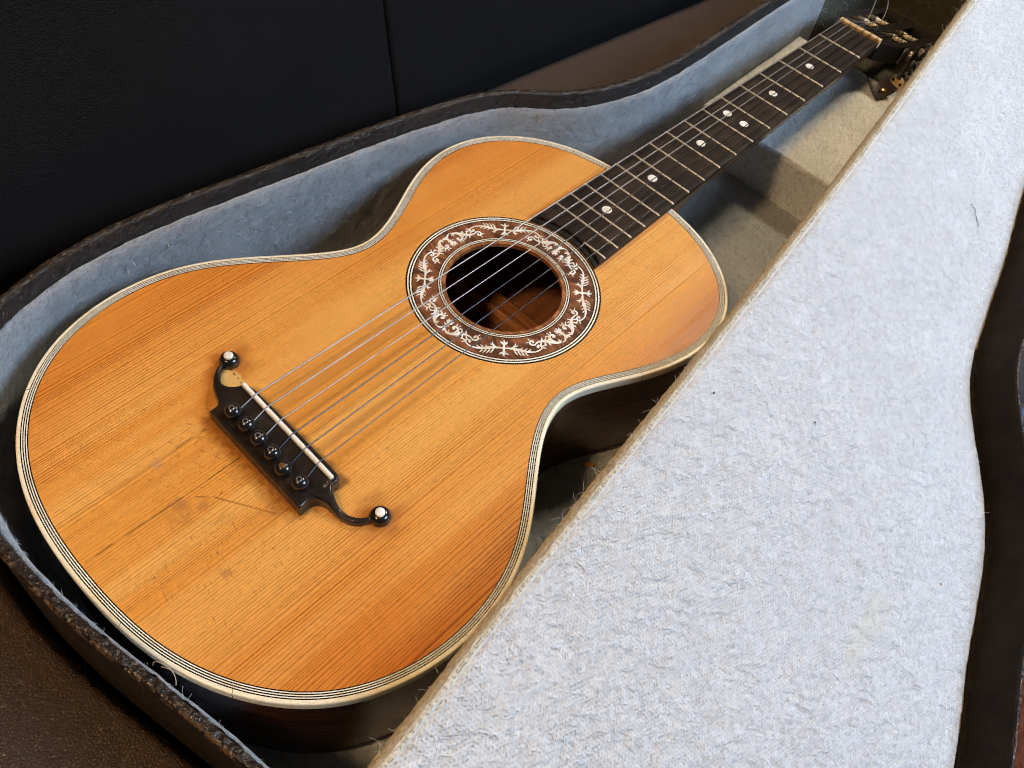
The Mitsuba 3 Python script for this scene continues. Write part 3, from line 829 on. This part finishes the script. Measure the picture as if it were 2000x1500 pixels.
BC = BC if Polygon(BC).exterior.is_ccw else BC[::-1]
BN = -normals2(BC)                    # outwards
BD = -((BC - H0) @ hl)                # distance beyond the hinge line
SINK = -0.0115 * np.clip((BD + 0.004) / 0.010, 0, 1)[:, None]
nz = lambda n, s, seed: (nfbm(np.stack([np.arange(n) * s, np.full(n, 0.5), np.full(n, seed)], 1), 3, seed) - 0.5)


def rough(n, m):
    j = np.linspace(0, 1, m)
    a = np.stack([nz(n, 1.1, k) for k in range(m)], 1) * 0.0012
    return a, np.stack([nz(n, 0.9, 20 + k) for k in range(m)], 1) * 0.0010 + SINK


V, F, uv = sweep(BC, BN, [(0.0003, -0.0925), (0.0003, ZR - 0.004)], wobble=lambda n, m: (0, SINK * [0, 1]))
add(f'{K}__shell', (V, F), 'case_vinyl', smooth=True, uv=uv)
V, F, uv = sweep(BC, BN, [(0.0004, ZR - 0.0045), (0.0006, ZR - 0.002), (0.0001, ZR - 0.0004), (-0.0015, ZR + 0.0004), (-0.0034, ZR), (-0.0046, ZR - 0.0008)], wobble=rough)
add(f'{K}__shell__rim', (V, F), 'worn_glint_rim', smooth=True, uv=uv, label='rough worn upper edge of the case wall with painted glints')
BF = resample(BC, 0.0012)
BFN = -normals2(BF)
SINKF = -0.0115 * np.clip((-((BF - H0) @ hl) + 0.004) / 0.010, 0, 1)[:, None]


def pebbled(n, m, amp=0.0011):
    g = np.stack(list(np.meshgrid(np.arange(n) * 0.55, np.arange(m) * 0.55, indexing='ij')) + [np.zeros((n, m))], -1)
    return amp * (nnoise(g * 1.0, 5) - 0.5) + amp * 0.8 * (nnoise(g * 0.37, 6) - 0.5), np.broadcast_to(SINKF, (n, m))


V, F, uv = sweep(BF, BFN, [(-0.0044, ZR - 0.0006), (-0.0050, ZR - 0.0022)] + [(-0.0050, z) for z in np.linspace(ZR - 0.0034, ZR - 0.017, 12)], wobble=pebbled)
add(f'{K}__shell__inner_band', (V, F), 'case_vinyl', smooth=True, uv=uv, label='bare black band above the lining')
V, F, uv = sweep(BC, BN, [(-0.0048, ZR - 0.0128), (-0.0058, ZR - 0.0116), (-0.0072, ZR - 0.0122), (-0.0080, ZR - 0.016)] + [(-0.0082 - 0.0012 * k, ZR - 0.016 - 0.0886 * k) for k in np.linspace(0.06, 0.97, 14)] + [(-0.0105, ZF + 0.001), (-0.016, ZF - 0.0005)],
                 wobble=lambda n, m: (np.stack([nz(n, 0.35, 40 + k // 4) for k in range(m)], 1) * 0.0014, np.stack([nz(n, 0.5, 60) for k in range(m)], 1) * 0.0016 + SINK * (np.arange(m) < 5)))
far = V[F].mean(1)[:, 0] > 0.062  # past this point the lining takes the colour with shade in it
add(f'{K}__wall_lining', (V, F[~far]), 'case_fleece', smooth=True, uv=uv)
add(f'{K}__shaded_head_lining', (V, F[far]), 'shaded_fleece', smooth=True, uv=uv, label='lining round the head end of the case with shade put into its colour')
fl = BODY.buffer(-0.010)
m = extrude(fl, -0.0922, ZF)
add(f'{K}__floor_lining', m, 'floor_fleece', uv=m.vertices[:, :2])
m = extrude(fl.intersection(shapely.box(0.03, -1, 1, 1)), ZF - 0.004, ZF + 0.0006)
add(f'{K}__shaded_head_lining__floor', m, 'shaded_fleece', uv=m.vertices[:, :2])
# box under the neck with its pull tab
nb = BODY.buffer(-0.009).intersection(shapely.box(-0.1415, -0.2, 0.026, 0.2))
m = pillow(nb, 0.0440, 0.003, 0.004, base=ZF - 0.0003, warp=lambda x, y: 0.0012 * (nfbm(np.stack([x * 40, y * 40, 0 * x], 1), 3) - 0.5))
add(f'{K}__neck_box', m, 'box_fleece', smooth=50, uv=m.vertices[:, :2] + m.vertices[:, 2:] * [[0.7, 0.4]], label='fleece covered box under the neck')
ZB = ZF + 0.0440
tq = np.array([(6.5, -30.5), (22.2, -34.8), (11.7, -51.8), (-5.4, -43.5)]) / 1000   # corners of the tab lying on the box
gu, gv = np.meshgrid(np.linspace(0, 1, 12), np.linspace(0, 1, 9), indexing='ij')
P = ((1 - gu) * (1 - gv))[..., None] * tq[0] + (gu * (1 - gv))[..., None] * tq[1] + (gu * gv)[..., None] * tq[2] + ((1 - gu) * gv)[..., None] * tq[3]
zt = ZB + 0.0008 + 0.0075 * gu ** 2.2 + 0.0016 * (2 * gv - 1) ** 2
flap = np.array([(6.5, -30.5, 0.5), (5.0, -27.5, 6.0), (3.4, -22.2, 12.5), (-5.4, -43.5, 1.0)]) / 1000
tv, tf = [], []
for top in (0.0009, -0.0009):
    tv.append(np.concatenate([P, (zt + top)[..., None]], 2).reshape(-1, 3))
idx = np.arange(108).reshape(12, 9)
q = np.stack([idx[:-1, :-1], idx[1:, :-1], idx[1:, 1:], idx[:-1, 1:]], -1).reshape(-1, 4)
tf = [q, q[:, ::-1] + 108]
edge = np.r_[idx[:, 0], idx[-1, 1:], idx[-2::-1, -1], idx[0, -2:0:-1]]
en = np.roll(edge, -1)
tf.append(np.stack([edge, edge + 108, en + 108, en], 1))
tabm = trimesh.Trimesh(*((lambda v, f: (v, np.vstack([f[:, [0, 1, 2]], f[:, [0, 2, 3]]])))(np.vstack(tv), np.vstack(tf))), process=False)
fl = flap + [0, 0, ZB]
fo = np.array([0.0016, -0.0008, 0])
fm = trimesh.convex.convex_hull(np.vstack([fl, fl + fo]))
add(f'{K}__neck_box__pull_tab', trimesh.util.concatenate([tabm, fm]), 'strap_leather', smooth=35, label='folded dark leather tab with a brass stud')
add(f'{K}__neck_box__stud', lathe([(0.0030, 0.0), (0.0030, 0.0010), (0.0022, 0.0017), (0.0, 0.0020)], (0.0088, -0.0405, ZB + 0.0035), None, 20), 'brass', smooth=40)

# ------------------------------------------------------------------ the lid, folded back over the edge of the seat
TH = math.radians(27.5)
Lt = np.array([-hl[0] * math.cos(TH), -hl[1] * math.cos(TH), -math.sin(TH)])
Lh = np.array([hd[0], hd[1], 0.0])
Ln = np.cross(Lt, Lh)
Ln = Ln if Ln[2] > 0 else -Ln
LO = np.array([H0[0], H0[1], ZR])


def lid(v):
    """(along the hinge, away from it, above the lid's inner face) -> world."""
    v = np.asarray(v, float)
    return LO + v[:, :1] * Lh + v[:, 1:2] * Lt + v[:, 2:3] * Ln


def lidmesh(V, F):
    return lid(V), F


EDGE = np.array([(-0.045, 0.02), (-0.048, 0.12), (-0.035, 0.19), (0.0, 0.238), (0.04, 0.264), (0.09, 0.280), (0.145, 0.287), (0.226, 0.281), (0.300, 0.260), (0.346, 0.249), (0.381, 0.236), (0.398, 0.2255), (0.432, 0.1975), (0.452, 0.1825), (0.468, 0.1740), (0.497, 0.168), (0.530, 0.1625), (0.598, 0.1545), (0.673, 0.142), (0.76, 0.133), (0.85, 0.122), (0.92, 0.108), (0.945, 0.08), (0.950, 0.02)])
ec = spline(EDGE, 300, s=len(EDGE) * 0.0006 ** 2)
ls_ = np.linspace(0.950, -0.045, 200)
LP = Polygon(np.vstack([ec, np.stack([ls_, BOW(ls_) + 0.0046], 1)]))
m = pillow(LP, 0.0042, 0.0042, 0.0045, rings=(0.1, 0.3, 0.6, 1.0), warp=lambda x, y: 0.0010 * (nfbm(np.stack([x * 22, y * 22, 0 * x], 1), 3) - 0.5) + 0.0008 * (nfbm(np.stack([x * 120, y * 120, 0 * x], 1), 2) - 0.5))
uvl = m.vertices[:, :2].copy()
m.vertices = lid(m.vertices)
add(f'{K}__lid__lining', m, 'fleece', smooth=55, uv=uvl, label='thick white fleece lining of the folded back lid')
hb_ = np.linspace(-0.3, 1.2, 120)
pan = extrude(Polygon(np.vstack([ec, [(0.950, 0.001), (-0.045, 0.001)]])).buffer(0.006).intersection(Polygon(np.vstack([np.stack([hb_, BOW(hb_) + 0.006], 1), [(2, 1), (-1, 1)]]))), -0.005, -0.0006)
uvp = pan.vertices[:, :2].copy()
pan.vertices = lid(pan.vertices)
add(f'{K}__lid', pan, 'case_vinyl', uv=uvp)
E2 = resample(ec, 0.003, closed=False)
EN = normals2(E2, closed=False)
if (E2[len(E2) // 2] + EN[len(E2) // 2] * 0.02)[1] < E2[len(E2) // 2][1]:
    EN = -EN


def torn(n, m):
    w = nz(n, 0.55, 3) * 0.0016 + nz(n, 0.12, 4) * 0.0016
    a = np.zeros((n, m))
    a[:, -1] = w
    # a torn place in the card
    s = E2[:, 0]
    hole = (s > 0.468) & (s < 0.497)
    a[hole, -1] -= 0.0024
    return a, np.zeros((n, m))


V, F, uv = sweep(E2, EN, [(-0.0012, 0.0006), (-0.0004, 0.0016), (0.0024, 0.0004)], closed=False, wobble=torn)
add(f'{K}__lid__card_edge', (lid(V), F), 'tan_card', smooth=True, label='torn tan card showing along the edge of the lining')
V, F, uv = sweep(E2, EN, [(-0.001, -0.0003), (0.0034, -0.0002), (0.0046, 0.0022), (0.0050, 0.006), (0.0054, 0.029), (0.0058, 0.0312), (0.0070, 0.0322), (0.0074, 0.0324)], closed=False,
                 wobble=lambda n, m: (np.stack([nz(n, 0.8, 70 + k) for k in range(m)], 1) * 0.0009, np.stack([nz(n, 0.8, 90 + k) for k in range(m)], 1) * 0.0007))
add(f'{K}__lid__skirt', (lid(V), F), 'skirt_black', smooth=True, uv=uv, label='black side wall round the lid')
V, F, uv = sweep(E2, EN, [(0.0071, 0.0320), (0.0078, 0.0328), (0.0090, 0.0326), (0.0098, 0.0312), (0.0100, 0.027), (0.0104, -0.005)], closed=False,
                 wobble=lambda n, m: (np.stack([nz(n, 0.8, 77) for k in range(m)], 1) * 0.0009, np.stack([nz(n, 0.8, 97 + k) for k in range(m)], 1) * 0.0007))
add(f'{K}__lid__rim', (lid(V), F), 'worn_glint_rim', smooth=True, uv=uv)
# hinge tape
BOW = lambda x: 0.0042 * np.sin(np.pi * np.clip((x - 0.10) / 0.72, 0, 1)) ** 1.2
HS = np.arange(-0.045, 0.951, 0.002)
n = len(HS)
prof = np.array([(0.0034, -0.0075), (0.0014, -0.0055), (0.0004, -0.0030), (0.0006, -0.0010), (0.0015, 0.0006), (0.0027, 0.0018), (0.0042, 0.0030), (0.0056, 0.0032), (0.0068, 0.0020)])
HV = np.zeros((n, len(prof), 3))
for k, (a, b) in enumerate(prof):
    HV[:, k, 0] = HS
    HV[:, k, 1] = a + BOW(HS) + nz(n, 0.5, 5 + k // 3) * 0.0012 * (k < 8)
    HV[:, k, 2] = b + nz(n, 0.7, 15 + k // 2) * 0.0010
w_ = np.r_[0, np.cumsum(np.linalg.norm(np.diff(prof, axis=0), axis=1))]
huv = np.stack([np.repeat(HS, len(prof)), np.tile(w_ - 0.0028, n)], 1)
mp = len(prof)
HF = np.array([[i * mp + k, i * mp + k + 1, (i + 1) * mp + k + 1, (i + 1) * mp + k] for i in range(n - 1) for k in range(mp - 1)])
add(f'{K}__lid__hinge_tape', (lid(HV.reshape(-1, 3)), HF), 'hinge_tape', smooth=True, uv=huv, label='frayed brown and cream cloth tape along the straight hinge')


def fibres(starts, dirs, lengths, radius, curl, seed, seg=4):
    r = np.random.default_rng(seed)
    Vs, Fs, o = [], [], 0
    for p, d, l in zip(starts, dirs, lengths):
        q = [p]
        for k in range(seg):
            d = d + r.normal(0, curl, 3) * [1, 1, 0.4]
            d = d / np.linalg.norm(d)
            q.append(q[-1] + d * l / seg)
        t = tube(q, np.linspace(radius, radius * 0.5, seg + 1), 3, cap=False)
        Vs.append(t.vertices)
        Fs.append(t.faces + o)
        o += len(t.vertices)
    return np.vstack(Vs), np.vstack(Fs)


r = np.random.default_rng(3)
n = 420
S = r.uniform(-0.04, 0.9, n)
st = np.stack([S, BOW(S) + r.uniform(0.0, 0.003, n), r.uniform(-0.005, 0.001, n)], 1)
di = np.stack([r.normal(0, 1.0, n), r.normal(-0.5, 0.5, n), r.normal(0.1, 0.4, n)], 1)
V, F = fibres(st, di / np.linalg.norm(di, axis=1, keepdims=True), r.uniform(0.002, 0.008, n), 0.00010, 0.45, 4)
add(f'{K}__lid__frayed_thread', (lid(V), F), 'thread', kind='stuff')
n = 9000
st = np.stack([r.uniform(-0.03, 0.75, n), r.uniform(0.012, 0.285, n), np.full(n, 0.0045)], 1)
keep = shapely.contains_xy(LP.buffer(-0.004), st[:, 0], st[:, 1])
st = st[keep]
n = len(st)
st[:, 2] += 0.0010 * (nfbm(np.stack([st[:, 0] * 22, st[:, 1] * 22, 0 * S[:1].repeat(n)], 1), 3) - 0.5)
an = r.normal(-0.8, 0.9, n)
di = np.stack([np.cos(an), np.sin(an), r.normal(0.10, 0.12, n)], 1)
V, F = fibres(st, di, r.uniform(0.002, 0.006, n), 0.00014, 0.2, 5)
add(f'{K}__lid__pile', (lid(V), F), 'pile_fibre', kind='stuff')
# fibres on the far wall lining, standing off its face
n = 5200
i = r.integers(0, len(BC), n)
zz = r.uniform(-0.06, ZR - 0.021, n)
off = -0.0082 - 0.0012 * (ZR - 0.016 - zz) / 0.0886
st = np.column_stack([BC[i] + BN[i] * off[:, None], zz])
tg = np.stack([-BN[i][:, 1], BN[i][:, 0]], 1)
di = np.column_stack([tg * r.normal(0, 0.8, (n, 1)) - BN[i] * np.abs(r.normal(0, 0.25, (n, 1))), r.normal(0, 0.7, n)])
V, F = fibres(st, di / np.linalg.norm(di, axis=1, keepdims=True), r.uniform(0.002, 0.0045, n), 0.00013, 0.16, 6)
mat('wall_fibre', rgb(0.54, 0.56, 0.58), 0.9)
add(f'{K}__wall_lining__pile', (V, F), 'wall_fibre', kind='stuff')
# a few long strays: at the tail rim and on the hinge
for q in ([(-0.7405, -0.063, 0.024), (-0.7385, -0.066, 0.030), (-0.7370, -0.072, 0.031), (-0.739, -0.078, 0.028)], [(-0.7385, -0.066, 0.024), (-0.736, -0.074, 0.029), (-0.7345, -0.0795, 0.030)]):
    add(f'{K}__wall_lining__stray_thread', tube(spline(q, 14), 0.00016, 5), 'thread')

# ------------------------------------------------------------------ loose things lying in the case
hair = spline([(0.6009, 0.1022, 0.0), (0.6022, 0.1052, 0.0), (0.6022, 0.1079, 0.0), (0.5985, 0.1100, 0.0), (0.5952, 0.1140, 0.0), (0.5912, 0.1180, 0.0)], 24)
hair[:, 2] = 0.0050 + 0.0003 * np.sin(np.arange(24))
add('hair', tube(lid(hair), 0.00022, 5), 'dark_hair', label='short dark bent hair lying on the white lid lining', cat='hair')
ch = Polygon([(-0.0035, -0.0012), (-0.001, -0.0018), (0.0036, -0.0004), (0.003, 0.0012), (0.0, 0.0010), (-0.003, 0.0016)])
m = pillow(ch, 0.0012, 0.0006, 0.0009, base=0.0)
R = trimesh.transformations.rotation_matrix(-0.9, [0, 0, 1])
m.apply_transform(R)
m.apply_translation([-0.462, -0.100, ZF + 0.0012])
add('wood_chip', m, 'spruce', smooth=40, label='small orange splinter of wood on the case floor beside the waist', cat='wood chip')
for s_, d_ in ((0.270, 0.0228), (0.3169, 0.0864)):
    q = trimesh.creation.icosphere(2, 0.0007)
    q.vertices *= [1.3, 0.8, 0.6]
    q.vertices = lid(q.vertices + [s_, d_, 0.0052])
    add('lint_speck', q, 'dark_hair', smooth=True, label='tiny black speck on the white lid lining ' + ('near the hinge' if d_ < 0.05 else 'in the middle of the lid'), cat='speck')

# ------------------------------------------------------------------ the sofa
Z0 = -0.0935
bu = np.array([0.99427, -0.10690])    # along the foot of the back
bn = np.array([bu[1], -bu[0]])        # out of the back, towards the camera
BA = np.array([-0.2471, 0.1579])
ZS = -0.035
SF = 'sofa'
tag(SF, 'dark brown leather sofa carrying the guitar case', 'sofa')
gu, gv = np.meshgrid(np.r_[np.linspace(-1.2, -0.75, 30)[:-1], np.linspace(-0.75, 0.6, 451), np.linspace(0.6, 1.3, 40)[1:]], np.r_[np.linspace(-0.06, 0.38, 160), np.linspace(0.387, 0.44, 10)], indexing='ij')
dz = np.where(gv > 0.38, -(0.06 - np.sqrt(np.clip(0.06 ** 2 - (gv - 0.38) ** 2, 0, None))), 0)
lowx = 0.0016 * (nfbm(np.stack([gu * 9, gv * 9, 0 * gu], -1), 3) - 0.7)
SV = np.concatenate([BA[None, None] + gu[..., None] * bu + gv[..., None] * bn, 0 * gu[..., None]], 2)
fl_ = SV[..., :2].reshape(-1, 2)
pts_ = shapely.points(fl_)
dist = np.where(shapely.contains_xy(BODY, fl_[:, 0], fl_[:, 1]), -1, 1) * shapely.distance(pts_, BODY.exterior)
t = np.clip((dist - 0.0010) / 0.008, 0, 1)
z_ = Z0 - 0.001 + (ZS - Z0) * np.sqrt(1 - (1 - t) ** 2)
bd = -((fl_ - H0) @ hl)
z_ = np.where(bd > 0, np.minimum(z_, np.maximum(ZR - 0.009 - np.tan(TH) * bd, -0.25)), z_)
SV[..., 2] = z_.reshape(gu.shape) + dz + np.minimum(lowx, 0)
a_, b_ = gu.shape
idx = np.arange(a_ * b_).reshape(a_, b_)
quad = np.stack([idx[:-1, :-1], idx[:-1, 1:], idx[1:, 1:], idx[1:, :-1]], -1).reshape(-1, 4)
add(f'{SF}__seat', (SV.reshape(-1, 3), quad), 'sofa_leather', smooth=True, uv=np.stack([gu.ravel(), gv.ravel()], 1))
fr = np.array([BA + bu * -1.2 + bn * 0.4395, BA + bu * 1.3 + bn * 0.4395])
m = extrude(Polygon([fr[0], fr[1], fr[1] - bn * 0.05, fr[0] - bn * 0.05]), -0.44, Z0 - 0.052)
add(f'{SF}__front', m, 'sofa_leather', uv=m.vertices[:, [0, 2]])
REC = math.radians(15)
bz = np.array([*(-bn * math.sin(REC)), math.cos(REC)])
bo = np.array([*(bn * math.cos(REC)), math.sin(REC)])
SEAM = -0.1307
for lo, hi in ((SEAM - 0.75, SEAM), (SEAM, SEAM + 0.75)):
    uu = np.r_[np.linspace(lo, lo + 0.016, 12)[:-1], np.linspace(lo + 0.016, hi - 0.016, 60), np.linspace(hi - 0.016, hi, 12)[1:]]
    gu, gv = np.meshgrid(uu, np.linspace(-0.03, 0.62, 80), indexing='ij')
    d = np.minimum(gu - lo, hi - gu)
    t = np.clip(d / 0.004, 0, 1)
    h = -0.003 * (1 - np.sqrt(1 - (1 - t) ** 2)) + 0.010 * (nfbm(np.stack([gu * 5, gv * 5, 0 * gu], -1), 2) - 0.5)
    foot = np.clip(1 - gv / 0.03, 0, 1)
    h = h - 0.012 * foot ** 2
    P = np.array([*BA, ZS])[None, None] + np.concatenate([gu[..., None] * bu, 0 * gu[..., None]], 2) + gv[..., None] * bz + h[..., None] * bo
    a_, b_ = gu.shape
    idx = np.arange(a_ * b_).reshape(a_, b_)
    quad = np.stack([idx[:-1, :-1], idx[1:, :-1], idx[1:, 1:], idx[:-1, 1:]], -1).reshape(-1, 4)
    add(f'{SF}__back_cushion', (P.reshape(-1, 3), quad), 'sofa_leather_shaded', smooth=True, uv=np.stack([gu.ravel(), gv.ravel()], 1))

# ------------------------------------------------------------------ floor, with an added blue sheet for the leather sheen
m = extrude(shapely.box(-3, -3, 3, 2), -0.46, -0.44)
add('floor', m, 'carpet', label='reddish brown carpet floor below the sofa', kind='structure')
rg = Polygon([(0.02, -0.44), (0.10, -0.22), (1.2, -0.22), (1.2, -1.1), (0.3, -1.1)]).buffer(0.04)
add('leather_sheen_sheet', pillow(rg, 0.012, 0.006, 0.03, base=-0.4398), 'sheen_blue', smooth=40, label='blue grey sheet added for the window sheen on the sofa leather', cat='sheet')
